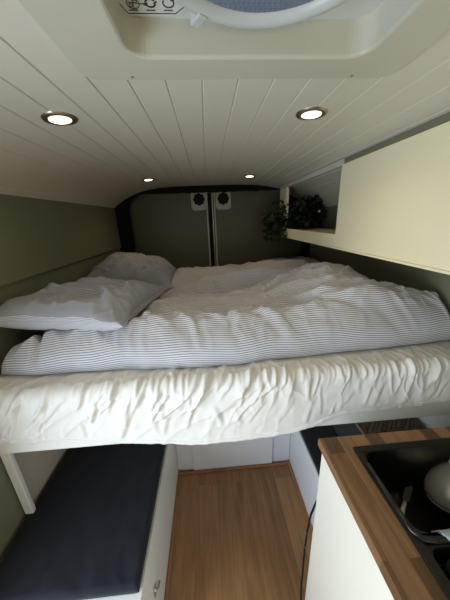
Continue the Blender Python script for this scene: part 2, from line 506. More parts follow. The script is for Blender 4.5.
# ------------------------------------------------------------------ roof vent
def roof_vent():
    X0, X1, Y0, Y1 = -.107, .283, .113, .503
    cx, cy = .088, .308
    t = thing('roof_vent', (cx, cy, 1.75), 'square off white roof vent with round fan ring and control panel, set in the ceiling', 'roof vent')
    bm = NB()
    O = (-.207, .372, 0.02, .570)
    loft(bm, [rrect(*O, 1.768, .028), rrect(*O, 1.753, .028), rrect(O[0] + .003, O[1] - .003, O[2] + .003, O[3] - .003, 1.7495, .026),
              rrect(X0 - .004, X1 + .004, Y0 - .004, Y1 + .004, 1.7495, .038), rrect(X0 - .001, X1 + .001, Y0 - .001, Y1 + .001, 1.7510, .035),
              rrect(X0, X1, Y0, Y1, 1.754, .034), rrect(X0 + .004, X1 - .004, Y0 + .004, Y1 - .004, 1.81, .03)])
    obj('frame', bm, M_vent, t)
    # base plate with a round opening
    L = rrect(X0 + .002, X1 - .002, Y0 + .002, Y1 - .002, 1.797, .03)
    C = []
    for p in L:
        a = math.atan2(p.y - cy, p.x - cx); C.append(Vector((cx + .140 * math.cos(a), cy + .140 * math.sin(a), 1.797)))
    bm = NB(); loft(bm, [L, C]); obj('base_plate', bm, M_panel, t)
    bm = NB()
    lathe(bm, [(.157, .032), (.160, .014), (.156, .004), (.150, 0), (.143, .001), (.137, .005), (.135, .012), (.1355, .030)], (cx, cy + .010, 1.766), 96)
    obj('fan_ring', bm, M_ring, t, True)
    bm = NB()
    lathe(bm, [(.0005, -.006), (.05, -.005), (.10, -.003), (.1365, .0)], (cx, cy + .010, 1.776), 72, cap0=True)
    obj('insect_screen', bm, M_screen, t, True)['label'] = 'blue grey mesh insect screen'
    bm = NB()
    bx(bm, -.007, .007, -.012, .012, -.006, .006, .002, mat=Matrix.Translation((.005, .452, 1.770)) @ Matrix.Rotation(.6, 4, 'Z'))
    obj('screen_clip', bm, M_ring, t)
    for sx, sy in ((-.119, .556), (.291, .557)):
        bm = NB(); lathe(bm, [(.0005, -.0018), (.0022, -.0014), (.0026, .001)], (sx, sy, 1.7495), 14, cap0=True)
        obj('screw', bm, M_bronze, t)
    # control panel
    z = 1.792
    pan = [(-.112, .380), (-.112, .462), (-.101, .487), (-.024, .487), (-.002, .462), (-.002, .449), (-.05, .430), (-.085, .380)]
    bm = NB(); loft(bm, [[Vector((x, y, zz)) for x, y in pan] for zz in (1.797, z)], cap1=True)
    cp = obj('control_panel', bm, M_panel, t); cp['label'] = 'pale control panel with three printed symbols'
    def flat(bm, pts, w):
        w *= .72
        for (xa, ya), (xb, yb) in zip(pts, pts[1:]):
            d = Vector((xb - xa, yb - ya, 0)); l = d.length; d.normalize(); nn = Vector((-d.y, d.x, 0)) * w / 2
            a, b_ = Vector((xa, ya, z - .0005)) - d * w * .3, Vector((xb, yb, z - .0005)) + d * w * .3
            q = [a - nn, a + nn, b_ + nn, b_ - nn]
            loft(bm, [q, [p + Vector((0, 0, .0008)) for p in q]], cap0=True, cap1=True)
    bm = NB(); flat(bm, [(-.107, .38), (-.107, .459), (-.097, .4825), (-.028, .4825), (-.010, .466)], .0016)
    obj('border_line', bm, M_ink, cp)
    def arc(cx_, cy_, r, a0, a1, n=18): return [(cx_ + r * math.cos(math.radians(a0 + (a1 - a0) * k / n)), cy_ + r * math.sin(math.radians(a0 + (a1 - a0) * k / n))) for k in range(n + 1)]
    bm = NB()
    x_, y_ = -.086, .465
    flat(bm, arc(x_, y_, .0088, 0, 360, 28), .0014)
    flat(bm, [(x_ - .007, y_ - .002), (x_ + .016, y_ + .001)], .0013); flat(bm, [(x_, y_ - .008), (x_, y_ + .008)], .0013)
    flat(bm, arc(x_ - .0035, y_ + .003, .0025, 0, 360, 10), .0011); flat(bm, arc(x_ + .0035, y_ - .0035, .0025, 0, 360, 10), .0011)
    flat(bm, arc(x_ + .017, y_ + .001, .002, 0, 360, 8), .0012)
    obj('fan_symbol', bm, M_ink, cp)
    bm = NB()
    x_ = -.0615
    for a in (20, 200):
        flat(bm, arc(x_, y_ - .001, .0068, a, a + 125), .0030)
        e = arc(x_, y_ - .001, .0068, a, a + 150, 1)[1]
        flat(bm, [(e[0] - .002, e[1] + .002), (e[0] + .002, e[1] - .001)], .0028)
    obj('rotation_symbol', bm, M_ink, cp)
    bm = NB()
    x_ = -.0365
    flat(bm, arc(x_, y_ - .001, .0075, -30, 215, 24), .0022)
    flat(bm, [(x_ + .004, y_ - .0055), (x_ + .0085, y_ - .006)], .003)
    obj('dial_symbol', bm, M_ink, cp)
    bm = NB()
    for x_ in (-.0885, -.0635, -.0385):
        for k in range(5):
            flat(bm, [(x_ - .0055 + k * .0026, .4765), (x_ - .0041 + k * .0026, .4765)], .0022)
    obj('printed_caption', bm, M_ink, cp)
roof_vent()

# ------------------------------------------------------------------ overhead cabinet
def overhead():
    t = thing('overhead_cabinet', (0.6, .9, 1.35), 'long cream overhead wall cabinet above the bed with an open corner shelf', 'cabinet')
    CX, ZB, ZT = 0.60, 1.350, 1.705
    Y0, YN, YE = -0.9, 1.155, 2.10
    bm = NB()
    # front board with the niche opening left free: closed part and lower lip
    bx(bm, CX, CX + .016, Y0, YN, ZB + .004, ZT, .0015)
    fp = obj('front_panel', bm, M_cream, t)
    bm = NB(); bx(bm, CX, CX + .016, YN, YE, ZB + .004, 1.412, .0015); obj('shelf_lip', bm, M_cream, t)
    bm = NB(); bx(bm, CX - .003, CX + .02, Y0, YE, ZB - .004, ZB + .004, .001); obj('bottom_edge', bm, M_cream, t)
    bm = NB(); bx(bm, CX + .017, XR - .003, Y0, YE, ZB, ZB + .015, .001); obj('bottom_board', bm, M_cream, t)
    bm = NB(); bx(bm, CX + .017, XR - .003, YN + .005, YE - .02, 1.385, 1.400, .001); obj('shelf', bm, M_cream, t)
    bm = NB(); bx(bm, CX + .017, XR - .003, YN - .016, YN, ZB + .016, 1.69 - .05, .001); obj('partition', bm, M_cream, t)
    bm = NB(); bx(bm, CX, CX + .018, 1.925, YE, 1.412, 1.702, .0015); obj('corner_post', bm, M_cream, t)
    bm = NB(); bx(bm, CX + .001, CX + .018, YN, YE, 1.702, 1.727, .0015); obj('top_rail', bm, M_ceil, t)
    bm = NB(); bx(bm, CX + .008, CX + .026, Y0, YN, ZT - .01, 1.728, .0015); obj('scribe_rail', bm, M_green, t)['label'] = 'recessed green strip between cabinet and ceiling'
    bm = NB(); bx(bm, CX + .019, XR - .003, YE - .016, YE, 1.402, 1.56, .001); obj('end_panel', bm, M_green, t)
overhead()

# ------------------------------------------------------------------ ivy
def ivy():
    t = thing('trailing_ivy', (.80, 1.99, 1.400), 'dark green trailing ivy spilling out of the open shelf corner', 'plant')
    bm = NB()
    lathe(bm, [(.030, 0), (.034, .004), (.040, .06), (.044, .075), (.041, .075), (.037, .06), (.032, .01)], (.80, 1.99, 1.401), 28, cap0=True, cap1=True)
    obj('flower_pot', bm, M_potd, t, True)['label'] = 'dark pot half hidden by leaves'
    bm = NB()
    for k in range(5):
        a = 2 * PI * k / 5; c = Vector((.80, 1.80, 1.528)); d = Vector((math.cos(a), -.3, math.sin(a)))
        e_ = Vector((-math.sin(a), 0, math.cos(a)))
        loft(bm, [[c + d * u + e_ * w, c + d * u - e_ * w + Vector((0, .001, 0))] for u, w in ((0, .001), (.004, .003), (.008, .0025), (.010, .0005))], closed=False)
    obj('flower', bm, M_pot, t)['label'] = 'small white flower'
    rng = random.Random(5)
    stems, leaves = NB(), NB()
    def leaf(p, d, size):
        # five-lobed ivy leaf, folded along the midrib
        d = d.normalized(); side = d.cross(Vector((rng.uniform(-.6, .6), rng.uniform(-.6, .6), 1))).normalized(); up = side.cross(d)
        ol = [(0, 0), (-.15, .38), (.12, .34), (.30, .55), (.48, .24), (1.0, 0)]
        mid = [leaves.verts.new(p + d * (x * size) ) for x in (0, .12, .3, .48, 1.0)]
        for s in (1, -1):
            e = [leaves.verts.new(p + d * (x * size) + side * (s * y * size) + up * (.22 * y * size)) for x, y in ol[1:5]]
            ring = mid[0:1] + e + mid[4:5]
            f = [(mid[0], e[0], e[1], mid[1]), (mid[1], e[1], e[2], mid[2]), (mid[2], e[2], e[3], mid[3]), (mid[3], e[3], mid[4])]
            for q in f: leaves.faces.new(q if s > 0 else q[::-1])
    ends = []
    for k in range(60):
        a = rng.uniform(0, 2 * PI); r = rng.uniform(.05, .23)
        ends.append((.72 + r * math.cos(a) * .85, clamp(1.965 + r * math.sin(a) * .6, 1.75, 2.06), rng.uniform(1.44, 1.62)))
    for k in range(40):
        ends.append((rng.uniform(.46, .60), rng.uniform(1.86, 2.08), rng.uniform(1.34, 1.53)))
    ends += [(.43, 1.95, 1.515), (.425, 1.95, 1.452), (.455, 1.97, 1.50), (.495, 1.95, 1.345), (.52, 1.93, 1.325), (.55, 1.90, 1.335), (.62, 1.88, 1.43), (.60, 1.86, 1.38), (.58, 1.86, 1.34)]
    for (ex, ey, ez) in ends:
        p0 = Vector((.79 + rng.uniform(-.03, .03), 1.985 + rng.uniform(-.03, .03), 1.46)); p3 = Vector((ex, ey, ez))
        p1 = p0 + Vector(((ex - p0.x) * .2, (ey - p0.y) * .2, .09)); p2 = Vector((p0.x + (ex - p0.x) * .75, p0.y + (ey - p0.y) * .75, max(1.47, ez + .03)))
        pts = []
        for i in range(9):
            u = i / 8; pts.append(p0 * (1 - u) ** 3 + p1 * 3 * u * (1 - u) ** 2 + p2 * 3 * u * u * (1 - u) + p3 * u ** 3)
        tube(stems, pts, .0016, 5)
        for i in range(2, 9):
            for _ in range(2):
                if pts[i].x > .90 : continue
                d = Vector((rng.uniform(-1, .5), rng.uniform(-1, .2), rng.uniform(-.7, .5)))
                q = pts[i] + Vector((rng.uniform(-.015, .015), rng.uniform(-.015, .01), rng.uniform(-.01, .015)))
                if q.x > .588 and q.z < 1.43: q.z = 1.43
                leaf(q, d, rng.uniform(.030, .050))
    obj('stems', stems, M_stem, t, True)
    obj('foliage', leaves, M_leaf, t, recalc=False)
ivy()

# ------------------------------------------------------------------ bed
MT = 1.010      # mattress top
def bed():
    t = thing('bed_platform', (.08, .68, .777), 'white wooden bed platform spanning the van under the sheet', 'bed frame')
    obj('front_rail', bx(NB(), XL - .01, XR - .010, .672, .694, .777, .838, .002), M_white, t)
    obj('side_rail', bx(NB(), XL - .008, XL + .012, .695, 2.25, .79, .834, .002), M_white, t)
    obj('side_rail', bx(NB(), XR - .034, XR - .012, .695, 2.25, .79, .834, .002), M_white, t)
    obj('base_board', bx(NB(), XL + .013, XR - .036, .696, 2.25, .815, .834, .002), M_white, t)
    obj('leg', bx(NB(), -.764, -.733, .694, .712, .4445, .778, .003), M_white, t)['label'] = 'square white post standing at the left wall'
    o = box('mattress', XL + .006, XR - .012, .700, 2.24, .839, MT - .008, M_sheet, bev=.02)
    tag(o, 'foam mattress wholly wrapped by the white sheet on the bed platform', 'mattress')
bed()

_r = random.Random(21)
SHL = make_lines(_r, 34, (-.66, .22), (-.05, .06), (1.9, 2.5), (.10, .24), (.006, .012), (.006, .010)) \
    + make_lines(_r, 16, (-.30, .30), (-.06, .02), (1.5, 2.1), (.07, .16), (.005, .010), (.006, .010)) \
    + make_lines(_r, 44, (.15, .92), (-.07, .02), (1.2, 1.9), (.05, .13), (.004, .008), (.005, .009)) \
    + make_lines(_r, 22, (-.6, .9), (.05, .15), (1.2, 2.2), (.06, .14), (.003, .006), (.006, .011))
HEM = [(-.76, .835), (-.60, .823), (-.42, .795), (-.24, .775), (-.07, .756), (.07, .756), (.18, .760), (.25, .768), (.325, .784), (.395, .812), (.46, .826), (.65, .835), (.84, .846), (.94, .848)]
def sheet():
    NI, X0, X1 = 560, XL + .004, XR - .004
    ER = .030
    YFr = .667
    P, UV = [], []
    for i in range(NI + 1):
        x = X0 + (X1 - X0) * i / NI
        hz = interp(HEM, x) + .003 * nz(x * 14, 2.2) + .0018 * nz(x * 45, 5.1)
        row, ur = [], []
        hz_s = ER * .785 + MT - hz
        prof = []     # (y, z, s, ny, nz)
        for k in range(14): prof.append((2.2 - (2.2 - 1.0) * k / 14, MT, 0, 1))
        NT = 40
        for k in range(NT): prof.append((1.0 - (1.0 - (YFr + ER)) * k / NT, MT, 0, 1))
        for k in range(9):
            a = PI / 2 * k / 8; prof.append((YFr + ER - ER * math.sin(a), MT - ER + ER * math.cos(a), -math.sin(a), math.cos(a)))
        zt = MT - ER; ND = 76
        for k in range(1, ND + 1): prof.append((YFr, zt + (hz - zt) * k / ND, -1, 0))
        for k, (y, z, ny, nzz) in enumerate(prof):
            s = (YFr + ER - y) if z >= MT - 1e-6 else (ER * 1.57 * 0.5 + (MT - z))
            dtop = s
            drop = clamp((MT - z) / (MT - hz))
            shear = .85 * sstep(.35, -.15, x) + .12
            u = x + shear * s
            wx = .05 * nz(x * 3.1, s * 6, 1.7)
            w = 0
            win = sstep(-.13, -.03, s) * (1 - .75 * sstep(.09, .24, s))
            side = .65 + .5 * sstep(-.7, -.3, x)
            lf = sstep(.30, -.10, x)
            w += (.004 + .007 * lf) * win * side * (ridge((u + wx) * 9.0, s * 2.2, 3.0) - .30)
            w += 1.2 * (.009 * crease(x, s, -.95, 8, .25, 41.0) + .007 * crease(x, s, -.75, 13, .25, 42.0) + .005 * crease(x, s, -1.1, 20, .3, 43.0)) * lf * sstep(-.14, -.04, s) * (1 - .6 * sstep(.14, .26, s))
            w += 1.4 * (.006 * crease(x, s, -1.35, 12, .3, 44.0) + .005 * crease(x, s, 1.45, 19, .3, 45.0)) * (1 - lf) * sstep(-.13, -.03, s) * (1 - .7 * sstep(.07, .18, s))
            gat = sstep(-.06, -.01, s) * (1 - sstep(.03, .10, s))
            w += .0042 * gat * ridge((x + .25 * s) * 34, s * 6, 4.0)
            w += .006 * sstep(.06, .2, s) * nz(u * 7, s * 4, 11.0) + .003 * crease(x, s, -1.2, 9, .3, 47.0) * sstep(.08, .2, s)
            w += .0012 * nz(x * 34, s * 30, 6.0) * sstep(-.2, -.05, s)
            if s < -.055: w = min(w, .004)
            if s < -.14: w = .0
            w += (1.0 - .42 * sstep(.05, .3, x)) * lines_at(SHL, x, s) * (1 - sstep(hz_s - .035, hz_s - .015, s))
            if s < -.055: w = min(w, .0045)
            # stitched hem
            if s > 0 and z < hz + .020 and z < .95:
                hh = (z - hz)
                if hh > .0135: w -= .0020
                else: w += .0012 + .0012 * nz(x * 60, 1.0)
            if ny == 0: w = max(0.0, w)
            flare = .004 * drop * sstep(.45, .2, abs(x - .02))
            row.append(Vector((x, y + ny * (w + flare), z + nzz * w))); ur.append((x, s))
        # turn the hem under
        p = row[-1]; row.append(Vector((p.x, p.y + .004, p.z + .001))); ur.append((x, s)); row.append(Vector((p.x, p.y + .004, p.z + .012))); ur.append((x, s))
        P.append(row); UV.append(ur)
    me = grid_mesh('bed_sheet', P, UV)
    o = link('bed_sheet', me, M_sheet, smooth=True)
    tag(o, 'creased white cotton sheet hanging over the front of the bed', 'sheet')
sheet()

def edge_round(d, r):
    t = clamp(d / r); return math.sqrt(max(0, 1 - (1 - t) ** 2))

FOLD1 = [([(.22, 1.02), (.45, .90), (.72, .83), (.90, .80)], .022, .022), ([(.30, 1.12), (.55, .98), (.90, .86)], .020, .024), ([(.25, .96), (.48, .85), (.70, .79)], -.014, .016),
    ([(-.30, .92), (-.20, .83), (-.10, .76)], .016, .016), ([(-.22, .95), (-.12, .86), (-.05, .77)], .014, .014), ([(-.02, .90), (.06, .82), (.08, .76)], -.014, .016),
    ([(.10, .98), (.18, .86), (.27, .78)], .014, .018), ([(-.10, 1.12), (.20, 1.05), (.42, 1.10)], .018, .028), ([(-.20, 1.22), (.05, 1.15), (.35, 1.22)], .016, .024),
    ([(.58, 1.20), (.50, 1.00), (.38, .84)], .016, .030), ([(.66, 1.18), (.72, 1.0), (.76, .84)], .014, .03), ([(-.48, .86), (-.40, .80), (-.34, .77)], .010, .012)]
_r = random.Random(5)
DL1 = make_lines(_r, 30, (-.60, .35), (.76, .90), (-1.2, 1.0), (.08, .20), (.006, .012), (.008, .013)) \
    + make_lines(_r, 26, (.30, .88), (.78, 1.0), (-.9, .5), (.10, .28), (.006, .012), (.008, .014)) \
    + make_lines(_r, 40, (-.30, .80), (.90, 1.35), (-1.2, 1.2), (.08, .24), (.006, .011), (.008, .014))
DL2 = make_lines(_r, 40, (-.30, .80), (1.42, 2.15), (-1.2, 1.2), (.10, .26), (.006, .012), (.010, .016))
DLP = make_lines(_r, 18, (-.70, -.34), (.82, 1.25), (-1.4, 1.4), (.08, .20), (.006, .012), (.008, .013)) + make_lines(_r, 12, (-.70, -.34), (1.5, 2.0), (-1.4, 1.4), (.10, .22), (.006, .012), (.010, .014))
FOLD2 = [([(-.25, 1.62), (.05, 1.68), (.40, 1.60)], .020, .03), ([(.30, 1.95), (.55, 1.80), (.80, 1.85)], .025, .035), ([(-.15, 1.95), (.20, 1.85), (.45, 1.98)], .018, .03), ([(.05, 2.1), (.3, 2.05), (.6, 2.12)], .018, .03)]
FOLDP = [([(-.45, 1.02), (-.40, .92), (-.35, .82)], .020, .016), ([(-.38, 1.06), (-.33, .98), (-.29, .86)], .018, .014), ([(-.62, 1.12), (-.48, 1.10), (-.36, 1.15)], .016, .018), ([(-.60, .88), (-.52, .95), (-.42, .97)], -.014, .014),
    ([(-.30, 1.20), (-.38, 1.12), (-.42, 1.02)], .016, .015), ([(-.70, .95), (-.62, 1.0), (-.55, 1.08)], .012, .016), ([(-.45, 1.75), (-.36, 1.65), (-.30, 1.52)], .02, .02), ([(-.60, 1.6), (-.5, 1.75), (-.36, 1.85)], .02, .025)]
def d1_front(x):   # front border of the near duvet
    return interp([(-.74, .775), (-.6, .760), (-.4, .758), (0, .735), (.3, .755), (.5, .772), (.75, .782), (.93, .80)], x) + .006 * nz(x * 7, 9.1)
def d1_h(x, y):
    f = d1_front(x)
    X0, X1, Y1 = -.735, .922, 1.42
    if x < X0 or x > X1 or y < f or y > Y1: return 0.0
    base = .134 + .024 * math.exp(-((y - .835) / .07) ** 2) - .020 * math.exp(-((y - 1.0) / .09) ** 2) * (1 - .6 * sstep(.2, .6, x))
    base += .110 * math.exp(-((x - .58) / .25) ** 2 - ((y - 1.20) / .27) ** 2)
    base += .020 * sstep(.2, .5, x) * math.exp(-((y - .92) / .2) ** 2) - .035 * sstep(.62, .9, x) * sstep(.82, 1.0, y)
    base -= .035 * sstep(1.05, 1.30, y) * sstep(.35, .1, x)
    # tuck under the pillow and the flattened left end
    base -= .055 * sstep(-.22, -.36, x) * sstep(.80, .92, y)
    base -= .020 * sstep(-.45, -.60, x)
    base -= .035 * math.exp(-((x + .605) / .012) ** 2) * sstep(-.70, -.62, x)
    base -= .025 * sstep(-.62, -.70, x)
    # wrinkles
    w = .012 * crease(x, y, -.55, 7, .30, 1.0) + .010 * crease(x, y, .45, 8, .30, 2.0) + .008 * crease(x, y, -1.05, 12, .35, 3.0)
    w += .008 * crease(x, y, .9, 14, .35, 14.0) + .008 * crease(x, y, -.35, 16, .30, 5.0) + .006 * crease(x, y, -.9, 20, .4, 6.0)
    w += .004 * nz(x * 16, y * 20, 3.0) + .009 * nz(x * 4, y * 5, 5.0) - .006
    fe = edge_round(y - f, .115) * edge_round(Y1 - y, .16) * edge_round(x - X0, .035) * edge_round(X1 - x, .03)
    return max(.001, (base + w * 1.0 + folds(FOLD1, x, y) + .75 * lines_at(DL1, x, y)) * fe)

def d2_h(x, y):
    X0, X1, Y0, Y1 = -.33, .915, 1.37, 2.205
    f = Y0 + .05 * sstep(-.1, -.33, x)
    if x < X0 or x > X1 or y < f or y > Y1: return 0.0
    base = .090
    base += (.040 + .060 * sstep(-.15, .35, x)) * math.exp(-((y - 1.49) / .075) ** 2) * sstep(-.33, -.05, x) * (1 - .3 * sstep(.3, .6, x))
    base += .055 * sstep(.25, .65, x) * sstep(1.6, 1.95, y)
    base += .02 * math.exp(-((y - 1.95 + .2 * x) / .1) ** 2)
    w = .012 * crease(x, y, .2, 7, .30, 21.0) + .010 * crease(x, y, -.5, 8, .30, 22.0) + .008 * crease(x, y, .8, 12, .35, 23.0)
    w += .006 * crease(x, y, -.1, 18, .35, 24.0) + .005 * nz(x * 12, y * 14, 33.0) - .005
    fe = edge_round(y - f, .085) * edge_round(Y1 - y, .12) * edge_round(x - X0, .10) * edge_round(X1 - x, .10)
    return max(.001, (base + w * 1.1 + folds(FOLD2, x, y) + lines_at(DL2, x, y)) * fe)

def duvet(name, hf, x0, x1, yf, y1, bottom, bulge, mats, label, nx=380, ny=290):
    P, UV = [], []
    zb = MT + .006
    def tt(k, n):   # denser near both ends
        u = k / n; return u - .7 * math.sin(2 * PI * u) / (2 * PI)
    for i in range(nx + 1):
        x = x0 + (x1 - x0) * tt(i, nx); x = clamp(x, x0 + 1e-5, x1 - 1e-5)
        f = yf(x)
        row, ur = [], []
        s = 0; prev = None
        for j in range(ny + 1):
            y = f + (y1 - f) * tt(j, ny); y = clamp(y, f + 1e-5, y1 - 1e-5)
            h = hf(x, y)
            b = bottom(x, y)
            z = max(zb + h, b + .003)
            # overhanging front roll
            near = 1 - clamp((y - f) / .10)
            yy = y - bulge * math.sin(PI * clamp(h / .15)) * near
            p = Vector((x, yy, z))
            sw = .030 * nz(x * 2.2, y * 2.2, 51.0) + .007 * nz(x * 8, y * 8, 52.0) + .05 * x * x
            if prev is not None: s += (p - prev).length
            prev = p
            row.append(p); ur.append((x, s + sw))
        # underside, back to the front
        for j in range(12, -1, -1):
            y = f + (y1 - f) * j / 12; y = clamp(y, f + .01, y1 - .01)
            row.append(Vector((x, y, max(zb, bottom(x, y)))));ur.append((x, s))
        row.append(row[0].copy()); ur.append((x, 0))
        P.append(row); UV.append(ur)
    me = grid_mesh(name, P, UV)
    o = link(name, me, mats, smooth=True)
    tag(o, label, 'duvet', 'striped duvets on the bed')
    return o
duvet('duvet', d1_h, -.735, .922, d1_front, 1.42, lambda x, y: 0, .022, M_duvet,
      'striped blue and white duvet lying along the front of the bed, nearest the kitchen')
duvet('duvet', d2_h, -.33, .915, lambda x: 1.37 + .05 * sstep(-.1, -.33, x), 2.205,
      lambda x, y: (MT + .006 + d1_h(x, y) + .006) if y < 1.42 else 0, .012, M_duvet2,
      'striped rumpled duvet lying behind the other, below the rear doors', 240, 180)

def pillow(name, cx, cy, hx, hy, rot, zc, thick, tiltx, tilty, floor_f, label, seed):
    """closed cushion with pinched corners, resting on whatever is below"""
    n = 130
    top, bot = [], []
    R = Matrix.Rotation(rot, 2)
    def rim(u):  # superellipse edge falloff
        return u
    P, UV = [], []
    for sgn in (1, -1):
        g = []
        for i in range(n + 1):
            row = []
            for j in range(n + 1):
                u = math.sin(PI / 2 * (2 * i / n - 1)); v = math.sin(PI / 2 * (2 * j / n - 1))
                # corners stick out, sides draw in
                px = u * hx * (1 - .085 * (1 - v * v) * abs(u) ** 3 + .03 * abs(u * v) ** 3); py = v * hy * (1 - .085 * (1 - u * u) * abs(v) ** 3 + .03 * abs(u * v) ** 3)
                e = max(0, (1 - u ** 4) * (1 - v ** 4)) ** .5
                q = R @ Vector((px, py))
                X, Y = cx + q.x, cy + q.y
                zz = zc + tiltx * (q.x) + tilty * (q.y)
                th = thick / 2 * e
                if sgn > 0:
                    wr = .012 * (ridge(X * 5 + Y * 3 + seed, (X - Y) * 3, seed) - .3) + .008 * nz(X * 9, Y * 9, seed + 2)
                    wr += .010 * (ridge(math.atan2(u, v) * 2.2 + seed, (abs(u) + abs(v)) * 1.0, seed + 5) - .3) * sstep(.35, .8, max(abs(u), abs(v)))
                    wr += .020 * crease(X, Y, .9, 7, .3, seed + 8) + .016 * crease(X, Y, -.5, 10, .3, seed + 12) + .010 * crease(X, Y, .3, 18, .35, seed + 15) - .010 + folds(FOLDP, X, Y) + .6 * lines_at(DLP, X, Y)
                    z = zz + th + wr * e ** .5
                else:
                    z = zz - th * .9
                z = max(z, floor_f(X, Y) + (.006 if sgn < 0 else .010 + .012 * e))
                X = clamp(X, XL + .006, XR)
                row.append(Vector((X, Y, z)))
            g.append(row)
        P.append(g)
    me_v, fs, uvs, mi = [], [], [], []
    for k, g in enumerate(P):
        off = len(me_v)
        for i, row in enumerate(g):
            for j, p in enumerate(row): me_v.append(tuple(p)); uvs.append((i / n * 2 * hx, j / n * 2 * hy))
        for i in range(n):
            for j in range(n):
                q = [off + i * (n + 1) + j, off + (i + 1) * (n + 1) + j, off + (i + 1) * (n + 1) + j + 1, off + i * (n + 1) + j + 1]
                fs.append(q if k == 0 else q[::-1]); mi.append(0 if (k == 0 and j > 6) else 1)
    me = bpy.data.meshes.new(name); me.from_pydata(me_v, [], fs)
    L = me.uv_layers.new(name='UVMap')
    for lp in me.loops: L.data[lp.index].uv = uvs[lp.vertex_index]
    for p, k in zip(me.polygons, mi): p.material_index = k
    bm = NB(); bm.from_mesh(me); bmesh.ops.remove_doubles(bm, verts=bm.verts, dist=.0008); bm.to_mesh(me); bm.free()
    o = link(name, me, [M_pillow, M_duvet], smooth=True)
    tag(o, label, 'pillow', 'grey striped pillows at the left wall')
    return o
def under(x, y):
    return MT + .006 + max(d1_h(x, y), d2_h(x, y))
pillow('pillow', -.515, 1.045, .245, .262, -.10, 1.180, .150, -.06, -.045, under, 'grey blue striped pillow in front, leaning along the left wall', 2.0)
pillow('pillow', -.500, 1.745, .245, .300, .08, 1.150, .235, -.22, .03, under, 'grey pillow in the rear left corner, behind the other pillow', 9.0)

# ------------------------------------------------------------------ left bench
def left_bench():
    t = thing('storage_bench', (-.51, .8, 0), 'white box bench along the left wall with navy black cushion on it', 'bench', 'storage benches either side of the aisle')
    x0, x1, y0, y1, zt = -.770, -.268, .405, 1.50, .385
    obj('side_panel', bx(NB(), x1 - .016, x1, y0, y1, .0, zt - .0005, .0015), M_white, t)
    obj('end_panel', bx(NB(), x0, x1 - .017, y0, y0 + .016, .0, zt - .0005, .0015), M_white, t)
    obj('lid', bx(NB(), x0, x1, y0, y1, zt, zt + .016, .0015), M_white, t)
    bm = NB()
    bx(bm, x1, x1 + .006, .525, .545, .205, .245, .002)
    tube(bm, [(x1 + .008, .53, .235), (x1 + .011, .545, .222), (x1 + .010, .565, .200), (x1 + .008, .572, .190)], .0045, 8)
    obj('latch', bm, M_steel, t)['label'] = 'small grey metal catch'
left_bench()

def soft_cushion(name, x0, x1, y0, y1, z0, z1, r, m, label, cat, amp=.004, seed=0, grp=None):
    nx, ny = 70, 110
    P = []
    v, f = [], []
    bm = NB()
    def sur(u, w, top):
        x = x0 + (x1 - x0) * u; y = y0 + (y1 - y0) * w
        dx = min(x - x0, x1 - x); dy = min(y - y0, y1 - y)
        e = edge_round(dx, r) * edge_round(dy, r)
        h = (z1 - z0) / 2
        zc = (z0 + z1) / 2
        wob = amp * (nz(x * 7, y * 7, seed) + .6 * nz(x * 20, y * 14, seed + 3)) + .6 * amp * (ridge(x * 9 + seed, y * 2.5, seed) - .3) * sstep(.25, .0, w)
        if top: return Vector((x, y, zc + (h + wob) * e + .3 * amp * nz(x * 40, y * 40)))
        return Vector((x, y, zc - h * e))
    def tt(k, n):
        u = k / n; return u - .8 * math.sin(2 * PI * u) / (2 * PI)
    for top in (True, False):
        g = [[bm.verts.new(sur(tt(i, nx), tt(j, ny), top)) for j in range(ny + 1)] for i in range(nx + 1)]
        for i in range(nx):
            for j in range(ny): bm.faces.new((g[i][j], g[i + 1][j], g[i + 1][j + 1], g[i][j + 1]))
    bmesh.ops.remove_doubles(bm, verts=bm.verts, dist=.0009)
    o = obj(name, bm, m, smooth=True)
    tag(o, label, cat, grp)
    return o
soft_cushion('bench_cushion', -.762, -.272, .452, 1.48, .403, .442, .019, M_cush, 'wide navy black seat cushion on the left bench', 'cushion', .005, 1.0, 'bench cushions')

# ------------------------------------------------------------------ right bench
def right_bench():
    t = thing('storage_bench', (.69, .95, 0), 'white box bench in the right corner behind the kitchen unit', 'bench', 'storage benches either side of the aisle')
    x0, x1, y0, y1, zt = .444, .918, .60, 1.50, .345
    obj('side_panel', bx(NB(), x0, x0 + .016, y0, y1, .0, zt - .0005, .0015), M_bluewhite, t)
    obj('end_panel', bx(NB(), x0 + .017, x1, y0, y0 + .016, .0, zt - .0005, .0015), M_bluewhite, t)
    obj('lid', bx(NB(), x0, x1, y0, y1, zt, zt + .014, .0015), M_bluewhite, t)
right_bench()
soft_cushion('bench_cushion', .447, .912, .61, 1.48, .3605, .381, .010, M_cushr, 'thin black seat pad on the right bench', 'cushion', .001, 4.0, 'bench cushions')

